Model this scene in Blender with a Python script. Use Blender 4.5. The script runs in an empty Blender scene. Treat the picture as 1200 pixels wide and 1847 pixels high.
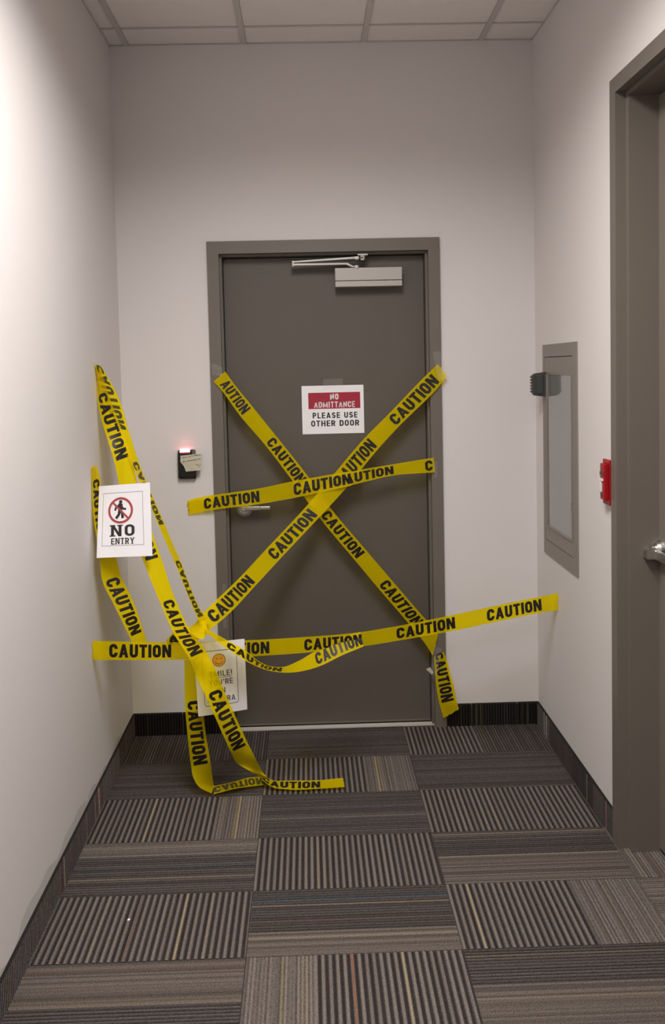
import bpy, bmesh, math, random
from mathutils import Vector, Matrix, noise
random.seed(7)
scene = bpy.context.scene
COL = scene.collection

# ---------------------------------------------------------------- camera
FPX, PX, PY = 1541.29, 585.14, 752.64          # focal length and principal point for a 1200 x 1847 frame
cam_d = bpy.data.cameras.new('camera')
cam = bpy.data.objects.new('camera', cam_d); COL.objects.link(cam)
cam_d.sensor_fit = 'AUTO'; cam_d.sensor_width = 36.0
cam_d.lens = FPX / 1847 * 36
cam_d.shift_x = (600 - PX) / 1847
cam_d.shift_y = -(923.5 - PY) / 1847
cam_d.clip_start = 0.02
R_ = Vector((0.99951498, -0.02116043, -0.02284807))
U_ = Vector((0.02398017, 0.05488994, 0.99820441))
F_ = Vector((0.01986831, 0.99826817, -0.05537075))
cam.matrix_world = Matrix(((R_.x, U_.x, -F_.x, 0), (R_.y, U_.y, -F_.y, 0), (R_.z, U_.z, -F_.z, 1.6433), (0, 0, 0, 1)))
scene.camera = cam

# ---------------------------------------------------------------- world, exposure
world = bpy.data.worlds.new('world'); scene.world = world; world.use_nodes = True
world.node_tree.nodes['Background'].inputs[0].default_value = (1.0, 0.96, 0.92, 1)
world.node_tree.nodes['Background'].inputs[1].default_value = 0.0
scene.view_settings.view_transform = 'Standard'
scene.view_settings.look = 'None'
scene.view_settings.gamma = 1.0
scene.view_settings.use_curve_mapping = False
scene.view_settings.exposure = 0.0
LAMP_MAIN = 2.0       # emission of the ceiling panel just above the tape
LAMP_REAR = 1.0        # the next panels down the corridor
LOUVRE_W, LOUVRE_REAR_W, LOUVRE_SPREAD = 54.0, 26.0, 150.0   # the louvred panels throw their light mostly downwards
LAMP_COL = (1.0, 0.972, 0.945)

# ---------------------------------------------------------------- dimensions (metres)
XL, XR, D, H = -0.8251, 1.0311, 3.8267, 3.0725
YB = -2.6
BH = 0.102
DOOR_L, DOOR_R, DOOR_T = -0.4259, 0.6041, 2.2194
LEAF_Y = 3.885
R_FAR, R_NEAR, R_TOP, R_LEAF = 2.844, 1.72, 2.5675, 1.150

# ---------------------------------------------------------------- materials
def new_mat(name):
    m = bpy.data.materials.new(name); m.use_nodes = True
    nt = m.node_tree
    return m, nt, nt.nodes['Principled BSDF']
def mat(name, col, rough=0.5, metal=0.0, bump=0.0, scale=200.0, var=0.0, vscale=3.0, spec=None, emit=None, coat=0.0):
    m, nt, b = new_mat(name)
    b.inputs['Base Color'].default_value = (*col, 1); b.inputs['Roughness'].default_value = rough
    b.inputs['Metallic'].default_value = metal
    if spec is not None: b.inputs['Specular IOR Level'].default_value = spec
    if coat: b.inputs['Coat Weight'].default_value = coat; b.inputs['Coat Roughness'].default_value = 0.05
    if emit:
        b.inputs['Emission Color'].default_value = (*emit[0], 1); b.inputs['Emission Strength'].default_value = emit[1]
    tc = nt.nodes.new('ShaderNodeTexCoord')
    if bump:
        n = nt.nodes.new('ShaderNodeTexNoise'); n.inputs['Scale'].default_value = scale; n.inputs['Detail'].default_value = 3
        nt.links.new(tc.outputs['Object'], n.inputs['Vector'])
        bp = nt.nodes.new('ShaderNodeBump'); bp.inputs['Strength'].default_value = bump; bp.inputs['Distance'].default_value = 0.002
        nt.links.new(n.outputs['Fac'], bp.inputs['Height']); nt.links.new(bp.outputs['Normal'], b.inputs['Normal'])
    if var:
        n = nt.nodes.new('ShaderNodeTexNoise'); n.inputs['Scale'].default_value = vscale; n.inputs['Detail'].default_value = 4
        nt.links.new(tc.outputs['Object'], n.inputs['Vector'])
        r = nt.nodes.new('ShaderNodeMapRange'); r.inputs['To Min'].default_value = 1 - var; r.inputs['To Max'].default_value = 1 + var
        nt.links.new(n.outputs['Fac'], r.inputs['Value'])
        mx = nt.nodes.new('ShaderNodeVectorMath'); mx.operation = 'SCALE'; mx.inputs[0].default_value = col
        nt.links.new(r.outputs['Result'], mx.inputs['Scale']); nt.links.new(mx.outputs[0], b.inputs['Base Color'])
    return m
WALL = mat('painted_drywall', (0.70, 0.66, 0.645), 0.75, bump=0.12, scale=260, var=0.02, vscale=1.5, spec=0.3)
CEIL = mat('ceiling_tile_board', (0.86, 0.82, 0.795), 0.9, bump=0.35, scale=420, var=0.03, vscale=30, spec=0.2)
TEE = mat('tee_metal', (0.60, 0.565, 0.54), 0.5)
DOORP = mat('taupe_door_paint', (0.105, 0.088, 0.073), 0.5, bump=0.06, scale=300, var=0.05, vscale=4, spec=0.4)
FRAMEP = mat('taupe_frame_paint', (0.15, 0.128, 0.107), 0.42, bump=0.04, scale=300, var=0.04, vscale=5, spec=0.45)
RLEAF = mat('taupe_door_paint_light', (0.17, 0.145, 0.115), 0.5, bump=0.06, scale=300, var=0.04)
ALU = mat('closer_aluminium_paint', (0.44, 0.405, 0.375), 0.45, metal=0.25)
STEEL = mat('brushed_steel', (0.62, 0.60, 0.57), 0.28, metal=1.0)
SATIN = mat('satin_nickel', (0.52, 0.50, 0.47), 0.35, metal=0.7)
BLACKP = mat('black_plastic', (0.006, 0.006, 0.007), 0.35)
PAPER = mat('white_paper', (0.86, 0.835, 0.85), 0.6, var=0.015, vscale=40)
INK = mat('black_ink', (0.018, 0.015, 0.017), 0.6)
GREYINK = mat('grey_ink', (0.09, 0.085, 0.10), 0.6)
REDINK = mat('crimson_ink', (0.36, 0.012, 0.035), 0.5)
RINGINK = mat('dull_red_ink', (0.40, 0.05, 0.06), 0.6)
WHITEINK = mat('white_ink', (0.78, 0.74, 0.74), 0.6)
YELINK = mat('amber_ink', (0.85, 0.42, 0.04), 0.6)
TAPEBACK = mat('print_seen_through_film', (0.055, 0.050, 0.004), 0.45)
TAPEINK = mat('tape_black_print', (0.010, 0.007, 0.006), 0.38)
REDP = mat('red_enamel', (0.31, 0.003, 0.009), 0.35)
WHITEP = mat('white_plastic', (0.75, 0.70, 0.68), 0.4)
GREYP = mat('dark_grey_plastic', (0.055, 0.055, 0.05), 0.4)
CABP = mat('cabinet_taupe_paint', (0.22, 0.19, 0.165), 0.42, var=0.03, vscale=6)
CABG = mat('cabinet_glazing', (0.20, 0.205, 0.19), 0.09, spec=0.8, coat=0.6)
SWEEP = mat('door_sweep_metal', (0.62, 0.58, 0.53), 0.5, metal=0.2)
CREAM = mat('cream_paper', (0.50, 0.46, 0.34), 0.6)
DIFF = mat('lamp_diffuser', (0.8, 0.8, 0.8), 0.5, emit=(LAMP_COL, LAMP_MAIN))
DIFF2 = mat('lamp_diffuser_rear', (0.8, 0.8, 0.8), 0.5, emit=(LAMP_COL, LAMP_REAR))
LAMPW = mat('lamp_frame_white', (0.7, 0.68, 0.65), 0.4)
REDLED = mat('red_status_light', (0.9, 0.2, 0.2), 0.4, emit=((1.0, 0.20, 0.22), 15.0))
SMEAR = mat('scuffed_wall_paint', (0.55, 0.52, 0.50), 0.7)

def film_mat(name, col, tcol, transp, rough=0.42):
    m, nt, b = new_mat(name); b.inputs['Specular IOR Level'].default_value = 0.3; b.inputs['Specular Tint'].default_value = (1.0, 0.9, 0.3, 1)
    b.inputs['Base Color'].default_value = (*col, 1); b.inputs['Roughness'].default_value = rough
    tr = nt.nodes.new('ShaderNodeBsdfTransparent'); tr.inputs[0].default_value = (*tcol, 1)
    tl = nt.nodes.new('ShaderNodeBsdfTranslucent'); tl.inputs[0].default_value = (*col, 1)
    m1 = nt.nodes.new('ShaderNodeMixShader'); m1.inputs[0].default_value = 0.22
    m2 = nt.nodes.new('ShaderNodeMixShader'); m2.inputs[0].default_value = transp
    out = nt.nodes['Material Output']
    tc = nt.nodes.new('ShaderNodeTexCoord'); n = nt.nodes.new('ShaderNodeTexNoise'); n.inputs['Scale'].default_value = 28; n.inputs['Detail'].default_value = 3
    bp = nt.nodes.new('ShaderNodeBump'); bp.inputs['Strength'].default_value = 0.5; bp.inputs['Distance'].default_value = 0.004
    nt.links.new(tc.outputs['Object'], n.inputs['Vector']); nt.links.new(n.outputs['Fac'], bp.inputs['Height'])
    nt.links.new(bp.outputs['Normal'], b.inputs['Normal'])
    nt.links.new(b.outputs[0], m1.inputs[1]); nt.links.new(tl.outputs[0], m1.inputs[2])
    nt.links.new(m1.outputs[0], m2.inputs[1]); nt.links.new(tr.outputs[0], m2.inputs[2])
    nt.links.new(m2.outputs[0], out.inputs[0])
    return m
FILM = film_mat('yellow_polythene_film', (0.95, 0.735, 0.0), (1.0, 0.86, 0.02), 0.45)
def clear_mat():
    m, nt, b = new_mat('clear_sticky_tape')
    b.inputs['Base Color'].default_value = (0.9, 0.9, 0.88, 1); b.inputs['Roughness'].default_value = 0.12
    tr = nt.nodes.new('ShaderNodeBsdfTransparent'); m2 = nt.nodes.new('ShaderNodeMixShader'); m2.inputs[0].default_value = 0.93
    nt.links.new(b.outputs[0], m2.inputs[1]); nt.links.new(tr.outputs[0], m2.inputs[2])
    nt.links.new(m2.outputs[0], nt.nodes['Material Output'].inputs[0]); return m
CLEAR = clear_mat()
def carpet_mat(name, gain=1.0):
    m, nt, b = new_mat(name)
    b.inputs['Roughness'].default_value = 0.95; b.inputs['Specular IOR Level'].default_value = 0.1
    at = nt.nodes.new('ShaderNodeAttribute'); at.attribute_name = 'Col'
    tc = nt.nodes.new('ShaderNodeTexCoord')
    n = nt.nodes.new('ShaderNodeTexNoise'); n.inputs['Scale'].default_value = 270; n.inputs['Detail'].default_value = 3; n.inputs['Roughness'].default_value = 0.7
    r = nt.nodes.new('ShaderNodeMapRange'); r.inputs['From Min'].default_value = 0.3; r.inputs['From Max'].default_value = 0.7
    r.inputs['To Min'].default_value = 0.45 * gain; r.inputs['To Max'].default_value = 1.6 * gain
    mx = nt.nodes.new('ShaderNodeVectorMath'); mx.operation = 'SCALE'
    nt.links.new(tc.outputs['Object'], n.inputs['Vector']); nt.links.new(n.outputs['Fac'], r.inputs['Value'])
    nt.links.new(at.outputs['Color'], mx.inputs[0]); nt.links.new(r.outputs['Result'], mx.inputs['Scale'])
    nt.links.new(mx.outputs[0], b.inputs['Base Color'])
    bp = nt.nodes.new('ShaderNodeBump'); bp.inputs['Strength'].default_value = 0.6; bp.inputs['Distance'].default_value = 0.003
    nt.links.new(n.outputs['Fac'], bp.inputs['Height']); nt.links.new(bp.outputs['Normal'], b.inputs['Normal'])
    return m
CARPET = carpet_mat('striped_carpet_pile')
CARPETBASE = mat('carpet_backing', (0.04, 0.035, 0.032), 0.95)

# ---------------------------------------------------------------- mesh helpers
def link(name, bm, m, parent=None, kind=None, smooth=False):
    me = bpy.data.meshes.new(name)
    bm.to_mesh(me); bm.free()
    for mm in (m if isinstance(m, (list, tuple)) else [m]): me.materials.append(mm)
    if smooth:
        for p in me.polygons: p.use_smooth = True
    o = bpy.data.objects.new(name, me); COL.objects.link(o)
    if parent: o.parent = parent
    if kind: o['kind'] = kind
    return o
def empty(name, loc=(0, 0, 0)):
    o = bpy.data.objects.new(name, None); o.empty_display_size = 0.1; COL.objects.link(o); o.location = loc; return o
def tag(o, label, cat, group=None, kind=None):
    o['label'] = label; o['category'] = cat
    if group: o['group'] = group
    if kind: o['kind'] = kind
    return o
def base(o):
    """put the origin of a top-level empty at its place while parts keep world coordinates"""
    for c in o.children: c.matrix_parent_inverse = Matrix.Translation(-o.location)
def box(bm, x0, x1, y0, y1, z0, z1, bev=0.0):
    r = bmesh.ops.create_cube(bm, size=1.0, matrix=Matrix.Translation(((x0+x1)/2, (y0+y1)/2, (z0+z1)/2)) @ Matrix.Diagonal((abs(x1-x0), abs(y1-y0), abs(z1-z0), 1)))
    if bev:
        es = {e for v in r['verts'] for e in v.link_edges}
        bmesh.ops.bevel(bm, geom=list(es), offset=bev, segments=2, affect='EDGES', profile=0.6)
    return bm
def boxes(*bs, bev=0.0):
    bm = bmesh.new()
    for b in bs: box(bm, *b, bev=bev)
    return bm
def cyl(bm, p0, p1, r0, r1=None, seg=24):
    p0, p1 = Vector(p0), Vector(p1); d = p1 - p0
    rot = d.to_track_quat('Z', 'Y').to_matrix().to_4x4()
    bmesh.ops.create_cone(bm, cap_ends=True, segments=seg, radius1=r0, radius2=r0 if r1 is None else r1, depth=d.length,
                          matrix=Matrix.Translation((p0+p1)/2) @ rot)
    return bm
def prism(bm, pts, axis, a0, a1):
    """extrude a polygon: axis 'X' pts are (y,z), 'Y' pts are (x,z), 'Z' pts are (x,y)"""
    def P(p, a): return {'X': (a, p[0], p[1]), 'Y': (p[0], a, p[1]), 'Z': (p[0], p[1], a)}[axis]
    v0 = [bm.verts.new(P(p, a0)) for p in pts]; v1 = [bm.verts.new(P(p, a1)) for p in pts]
    bm.faces.new(v0); bm.faces.new(v1[::-1])
    n = len(pts)
    for i in range(n): bm.faces.new((v0[i], v1[i], v1[(i+1) % n], v0[(i+1) % n]))
    bmesh.ops.recalc_face_normals(bm, faces=bm.faces)
    return bm

# ---------------------------------------------------------------- block letters drawn as strokes
def arc(cx, cy, rx, ry, a0, a1, n=5):
    return [(cx + rx*math.cos(math.radians(a0+(a1-a0)*i/n)), cy + ry*math.sin(math.radians(a0+(a1-a0)*i/n))) for i in range(n+1)]
WID = dict(C=.62, A=.70, U=.62, T=.58, I=.24, O=.62, N=.68, D=.62, M=.92, P=.60, L=.52, E=.54, S=.60, R=.62, H=.64, Y=.66)
WID['!'] = .22; WID["'"] = .16; WID[' '] = .30
def glyph(c, s):
    """strokes of a letter in a box one unit high; a stroke is ('p', points, closed) or ('q', quad)"""
    w = WID[c]; e = s/2; r = min(w/2-e, .26); S = []
    P = lambda pts, cl=False: S.append(('p', pts, cl))
    Q = lambda *pts: S.append(('q', pts))
    if c == 'O': P(arc(w-e-r, 1-e-r, r, r, 0, 90) + arc(e+r, 1-e-r, r, r, 90, 180) + arc(e+r, e+r, r, r, 180, 270) + arc(w-e-r, e+r, r, r, 270, 360), True)
    elif c == 'C': P([(w-e, .64)] + arc(w-e-r, 1-e-r, r, r, 0, 90) + arc(e+r, 1-e-r, r, r, 90, 180) + arc(e+r, e+r, r, r, 180, 270) + arc(w-e-r, e+r, r, r, 270, 360) + [(w-e, .36)])
    elif c == 'U': P([(e, 1), (e, .7)] + arc(e+r, e+r, r, r, 180, 270) + arc(w-e-r, e+r, r, r, 270, 360) + [(w-e, .7), (w-e, 1)])
    elif c == 'A':
        Q((0, 0), (s*.98, 0), (w/2+s*.45, 1), (w/2-s*.45, 1)); Q((w-s*.98, 0), (w, 0), (w/2+s*.45, 1), (w/2-s*.45, 1)); Q((w*.2, .20), (w*.8, .20), (w*.74, .20+s*.8), (w*.26, .20+s*.8))
    elif c == 'T': Q((0, 1-s*.9), (w, 1-s*.9), (w, 1), (0, 1)); P([(w/2, 0), (w/2, 1-s*.8)])
    elif c == 'I': P([(w/2, 0), (w/2, .5), (w/2, 1)])
    elif c == 'N': P([(e, 0), (e, .5), (e, 1)]); P([(w-e, 0), (w-e, .5), (w-e, 1)]); Q((w-s*1.05, 0), (w-s*.1, 0), (s*1.05, 1), (s*.1, 1))
    elif c == 'M': P([(e, 0), (e, 1)]); P([(w-e, 0), (w-e, 1)]); Q((w/2-s*.4, .05), (w/2+s*.4, .05), (s, 1), (s*.1, 1)); Q((w/2-s*.4, .05), (w/2+s*.4, .05), (w-s*.1, 1), (w-s, 1))
    elif c == 'D': P([(e, 0), (e, 1)]); P([(e, 1-e)] + [(w-e-r, 1-e)] + arc(w-e-r, 1-e-r, r, r, 90, 0) + arc(w-e-r, e+r, r, r, 0, -90) + [(e, e)])
    elif c in 'PR':
        q = .27 - e/2; P([(e, 0), (e, 1)]); P([(e, 1-e), (w-e-q, 1-e)] + arc(w-e-q, 1-e-q, q, q, 90, -90, 8) + [(e, 1-e-2*q)])
        if c == 'R': Q((w-s*1.05, 0), (w, 0), (w*.72, .5), (w*.72-s, .5))
    elif c == 'L': P([(e, 0), (e, 1)]); Q((0, 0), (w, 0), (w, s*.85), (0, s*.85))
    elif c == 'E':
        P([(e, 0), (e, 1)])
        for y in (0, .5-s*.4, 1-s*.82): Q((e, y), (w, y), (w, y+s*.82), (e, y+s*.82))
    elif c == 'H': P([(e, 0), (e, 1)]); P([(w-e, 0), (w-e, 1)]); Q((e, .5-s*.42), (w-e, .5-s*.42), (w-e, .5+s*.42), (e, .5+s*.42))
    elif c == 'S':
        q = .25 - e/4; a = w/2-e
        P([(w-e, .73)] + arc(w/2, 1-e-q, a, q, 20, 180, 6) + [(e+.01, .60), (w/2, .5), (w-e-.01, .41)] + arc(w/2, e+q, a, q, 0, -160, 6) + [(e, .27)])
    elif c == 'Y': Q((0, 1), (s, 1), (w/2+s*.45, .42), (w/2-s*.5, .42)); Q((w-s, 1), (w, 1), (w/2+s*.5, .42), (w/2-s*.45, .42)); P([(w/2, 0), (w/2, .5)])
    elif c == '!': P([(w/2, .3), (w/2, 1)]); Q((w/2-e, 0), (w/2+e, 0), (w/2+e, s), (w/2-e, s))
    elif c == "'": P([(w/2, .68), (w/2, 1)])
    return S
def stroke_quads(pts, hw, closed=False):
    n = len(pts); L = []; R = []
    for i, p in enumerate(pts):
        a = pts[i-1] if (i > 0 or closed) else None; b = pts[(i+1) % n] if (i < n-1 or closed) else None
        d1 = Vector((p[0]-a[0], p[1]-a[1])) if a else None; d2 = Vector((b[0]-p[0], b[1]-p[1])) if b else None
        if d1 is not None and d1.length < 1e-6: d1 = None
        if d2 is not None and d2.length < 1e-6: d2 = None
        if d1 is None and d2 is None: continue
        d1 = (d1 or d2).normalized(); d2 = (d2 or d1).normalized()
        t = (d1+d2)
        t = t.normalized() if t.length > 1e-5 else d1
        nn = Vector((-t.y, t.x)); k = hw / max(.5, nn.dot(Vector((-d1.y, d1.x))))
        L.append((p[0]+nn.x*k, p[1]+nn.y*k)); R.append((p[0]-nn.x*k, p[1]-nn.y*k))
    m = len(L); out = []
    for i in range(m if closed else m-1):
        j = (i+1) % m; out.append((R[i], R[j], L[j], L[i]))
    return out
def text_quads(txt, stroke=.24, gap=.09, serif=False):
    x = 0; out = []
    for c in txt:
        if c == ' ': x += WID[' '] + gap; continue
        for g in glyph(c, stroke):
            qs = [g[1]] if g[0] == 'q' else stroke_quads(g[1], stroke/2, g[2])
            out += [[(x+p[0], p[1]) for p in q] for q in qs]
        if serif:
            w = WID[c]; e = stroke/2; t = stroke*.55; o = stroke*.45
            feet = {'N': [(e, 0), (e, 1), (w-e, 1)], 'E': [], 'T': [(w/2, 0)], 'R': [(e, 0), (e, 1)], 'Y': [(w/2, 0), (e, 1), (w-e, 1)]}.get(c, [])
            for fx, fy in feet:
                y0 = 0 if fy == 0 else 1-t
                out.append([(x+fx-e-o, y0), (x+fx+e+o, y0), (x+fx+e+o, y0+t), (x+fx-e-o, y0+t)])
        x += WID[c] + gap
    return out, x - gap
def lay(bm, quads, f, step=0.004):
    """add quads given in surface coordinates, cut fine enough to follow the surface f(s, t)"""
    for q in quads:
        a, b, c, d = [Vector(p) for p in q]
        nu = max(1, min(12, math.ceil(max((b-a).length, (c-d).length)/step))); nv = max(1, min(12, math.ceil(max((d-a).length, (c-b).length)/step)))
        g = []
        for i in range(nu+1):
            row = []
            for j in range(nv+1):
                u, v = i/nu, j/nv
                p = (a*(1-u)+b*u)*(1-v) + (d*(1-u)+c*u)*v
                row.append(bm.verts.new(f(p.x, p.y)))
            g.append(row)
        for i in range(nu):
            for j in range(nv):
                try: bm.faces.new((g[i][j], g[i+1][j], g[i+1][j+1], g[i][j+1]))
                except ValueError: pass
def text_on(bm, txt, f, cx, cy, width, height, stroke=.24, gap=.09, serif=False, step=0.006):
    """centre a word at (cx, cy) of a flat or bent sheet"""
    q, w = text_quads(txt, stroke, gap, serif)
    lay(bm, [[(cx + (p[0]/w-.5)*width, cy + (p[1]-.5)*height) for p in k] for k in q], f, step)

# ================================================================ SETTING
T_ = 0.15
RC = XR + T_
# back wall with the doorway
o_l, o_r, o_t = DOOR_L + .02, DOOR_R - .02, DOOR_T - .02
link('wall_back', boxes((XL-T_, o_l, D, D+T_, 0, H+.05), (o_r, XR+T_+.3, D, D+T_, 0, H+.05), (o_l, o_r, D, D+T_, o_t, H+.05)), WALL, kind='structure')
link('wall_left', boxes((XL-T_, XL, YB, D, 0, H+.05)), WALL, kind='structure')
ry0, ry1, rt = R_NEAR+.02, R_FAR-.02, R_TOP-.02
cy0, cy1, cz0, cz1 = 3.250, 3.668, 0.850, 1.705        # hole for the wall cabinet
link('wall_right', boxes((XR, RC, YB, ry0, 0, H+.05), (XR, RC, ry0, ry1, rt, H+.05), (XR, RC, ry1, cy0, 0, H+.05), (XR, RC, cy1, D, 0, H+.05),
     (XR, RC, cy0, cy1, 0, cz0), (XR, RC, cy0, cy1, cz1, H+.05)), WALL, kind='structure')
link('wall_rear', boxes((XL-T_, XR+T_+.3, YB-T_, YB, 0, H+.05)), WALL, kind='structure')
floor = link('floor', boxes((XL-T_, XR+T_+.3, YB-T_, D+T_+.3, -0.06, -0.006)), CARPETBASE, kind='structure')
# carpet tiles: every tile a piece, its ribs real, colour per rib
LIGHT = (0.155, 0.130, 0.115); DARK = (0.030, 0.025, 0.025); BROWN = (0.110, 0.090, 0.078); MID = (0.092, 0.077, 0.069)
YEL = (0.30, 0.235, 0.125); ORG = (0.23, 0.085, 0.045); TAN = (0.20, 0.16, 0.115); BLU = (0.070, 0.078, 0.092); RUS = (0.125, 0.080, 0.062)
def ribs(length, zones, accents):
    """(width, colour, height) for each rib across a tile; zones (until, style), accents (at, colour)"""
    out = []; p = 0.0; k = 0
    while p < length - 1e-4:
        f = p/length
        st = next((z[1] for z in zones if f < z[0]), zones[-1][1])
        j = random.uniform(.88, 1.12) if st == 'bold' else random.uniform(.70, 1.28)
        if st == 'bold': w = .0102; c, h = (LIGHT, .0038) if k % 2 == 0 else (DARK, .0012)
        elif st == 'fine': w = .0062; c, h = (MID, .0036) if k % 2 == 0 else (DARK, .0020)
        elif st == 'mid': w = .0056; c, h = (LIGHT if k % 2 == 0 else MID, .0036 if k % 2 == 0 else .0026)
        else: w = .0065; c, h = (BROWN if k % 2 else tuple(x*.86 for x in BROWN), .0036)
        w = min(w, length-p); acc_ = None
        if k % 2 == 0:
            for a, ac in accents:
                if abs(f + w/length/2 - a) < max(.0105, .0075/length): acc_ = ac; c = tuple(q*.72 + p_*.2 for q, p_ in zip(ac, c)) if w < .008 else c; h = .0038; break
        if acc_ and w > .008:                          # one coloured yarn inside a wide rib
            c_ = tuple(x*j for x in c); out += [(w*.28, c_, h), (w*.44, acc_, h+.0002), (w*.28, c_, h)]
        else: out.append((w, tuple(x*j for x in c), h))
        p += w; k += 1
    return out
def tile_mesh(x0, x1, y0, y1, along_y, rb, fullx0=None):
    """along_y: the ribs run away from the camera and repeat across x"""
    bm = bmesh.new(); cl = bm.loops.layers.float_color.new('Col')
    g = .0008; x0 += g; x1 -= g; y0 += g; y1 -= g
    a0, a1, b0, b1 = (x0, x1, y0, y1) if along_y else (y0, y1, x0, x1)
    P = (lambda a, b, z: (a, b, z)) if along_y else (lambda a, b, z: (b, a, z))
    rb = rb if along_y else rb[::-1]
    tot = sum(r[0] for r in rb); k = (a1-a0)/tot; p = a0; prof = [(a0, -.006, rb[0][1])]
    for w, c, h in rb:
        s = min(.0012, w*k*.2)
        prof.append((p+s, h-.004, c)); prof.append((p+w*k-s, h-.004, c)); p += w*k
    prof.append((a1, -.006, rb[-1][1]))
    vs = [(bm.verts.new(P(a, b0, z)), bm.verts.new(P(a, b1, z))) for a, z, c in prof]
    for i in range(len(prof)-1):
        f = bm.faces.new((vs[i][0], vs[i+1][0], vs[i+1][1], vs[i][1]))
        c = prof[i][2] if prof[i][1] <= prof[i+1][1] else prof[i+1][2]
        if abs(prof[i][1]-prof[i+1][1]) > 1e-5: c = tuple((p_+q_)/2 for p_, q_ in zip(prof[i][2], prof[i+1][2]))
        for l in f.loops: l[cl] = (*c, 1)
    bmesh.ops.recalc_face_normals(bm, faces=bm.faces)
    if bm.faces and sum(f.normal.z for f in bm.faces) < 0: bmesh.ops.reverse_faces(bm, faces=bm.faces)
    return bm
XB = [XL, -0.2087, 0.4036, 1.016, 1.30]
R0, RD = 3.5434, 0.3062
SPEC = {  # (row, column): zones, accents as seen in the photograph
 (0, 0): ([(1, 'fine')], [(.35, RUS), (.8, TAN)]), (0, 1): ([(1, 'fine')], [(.6, MID)]), (0, 2): ([(.5, 'bold'), (1, 'fine')], [(.58, TAN)]),
 (1, 0): ([(1, 'fine')], [(.85, MID)]), (1, 1): ([(.68, 'bold'), (1, 'mid')], [(.27, TAN), (.5, RUS), (.76, YEL), (.83, TAN)]), (1, 2): ([(1, 'fine')], []),
 (2, 0): ([(.74, 'bold'), (1, 'mid')], [(.33, YEL), (.56, RUS), (.78, TAN), (.86, YEL), (.93, TAN)]), (2, 1): ([(1, 'fine')], [(.6, LIGHT)]), (2, 2): ([(1, 'bold')], [(.42, TAN)]),
 (3, 0): ([(.28, 'mid'), (1, 'fine')], [(.12, TAN), (.5, BLU), (.70, TAN)]), (3, 1): ([(1, 'bold')], [(.35, TAN)]), (3, 2): ([(.48, 'fine'), (1, 'brown')], [(.05, TAN), (.5, TAN)]),
 (4, 0): ([(1, 'bold')], [(.27, TAN), (.44, RUS), (.66, YEL), (.80, TAN)]), (4, 1): ([(.66, 'fine'), (1, 'brown')], [(.15, BLU), (.26, TAN), (.5, RUS), (.76, TAN)]), (4, 2): ([(.62, 'bold'), (1, 'mid')], [(.115, YEL), (.8, TAN)]),
 (5, 0): ([(.55, 'brown'), (1, 'fine')], [(.1, RUS), (.5, TAN)]), (5, 1): ([(.31, 'mid'), (1, 'bold')], [(.17, YEL), (.27, TAN), (.49, ORG), (.725, YEL)]), (5, 2): ([(.45, 'fine'), (1, 'brown')], [(.08, TAN), (.62, TAN)]),
 (6, 0): ([(.6, 'bold'), (1, 'mid')], [(.3, YEL)]), (6, 1): ([(.3, 'brown'), (1, 'fine')], [(.4, TAN)]), (6, 2): ([(1, 'bold')], [(.5, TAN)]),
}
for row in range(0, 20):
    yt = D+.16 if row == 0 else R0 - (row-1)*RD
    yb = R0 - row*RD
    for c in range(4):
        x0, x1 = XB[c], XB[c+1]
        if c == 3 and not (row >= 3 and yt > 1.5): continue
        if c == 2 and not(row >= 3 and yb < 2.9): x1 = XB[3]
        av = (row + c) % 2 == 0
        z, acc = SPEC.get((row, c), (random.choice([[(1, 'bold')], [(.6, 'bold'), (1, 'mid')], [(1, 'fine')], [(.5, 'fine'), (1, 'brown')]]), [(random.random(), random.choice([YEL, TAN, RUS]))]))
        if c == 3: z, acc = [(1, 'mid')], [(.12, TAN), (.3, RUS), (.52, RUS)]
        if row == 0:                                  # cut tile running under the door frame
            ry = 3.8385 if c == 1 else D-.001
            yt = ry
        rb = ribs(x1-x0 if av else yt-yb, z, acc)
        link('carpet_tile', tile_mesh(x0, x1, yb, yt, av, rb), CARPET, floor)
# the doorway strip on the right is the fourth column

# carpet baseboards cut from the same tile, ribs upright, with a dark bound top edge
def base_piece(a0, a1, wall, sgn, dark, seed):
    random.seed(seed)
    bm = bmesh.new(); cl = bm.loops.layers.float_color.new('Col'); th = .009
    n = max(3, round((a1-a0)/.0062)); prof = []
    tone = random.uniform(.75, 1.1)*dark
    for i in range(n):
        p = a0+(a1-a0)*i/n; q = a0+(a1-a0)*(i+1)/n; hi = i % 2 == 0
        base_c = MID if hi else DARK
        if random.random() < .05: base_c = random.choice([TAN, LIGHT, RUS])
        c = tuple(x*tone*random.uniform(.8, 1.2) for x in base_c); t = th if hi else th-.0018
        prof += [(p+.0006, t, c), (q-.0006, t, c)]
    P = (lambda a, t, z: (wall+sgn*t, a, z)) if abs(wall) < 2 else (lambda a, t, z: (a, wall+sgn*t, z))
    z0, z1, z2 = -.005, BH-.004, BH
    V = [[bm.verts.new(P(a, t, z)) for z, t in ((z0, t), (z1, t), (z2, 0))] for a, t, c in prof]
    for i in range(len(prof)-1):
        for j in range(2):
            f = bm.faces.new((V[i][j], V[i+1][j], V[i+1][j+1], V[i][j+1])); c = prof[i][2] if j == 0 else (.02, .018, .017)
            for l in f.loops: l[cl] = (*c, 1)
    for i in (0, -1):
        p = P(prof[i][0], 0, z0); f = bm.faces.new([bm.verts.new(p), V[i][0], V[i][1], V[i][2]])
        for l in f.loops: l[cl] = (.04, .035, .03, 1)
    bmesh.ops.recalc_face_normals(bm, faces=bm.faces)
    return bm
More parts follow.
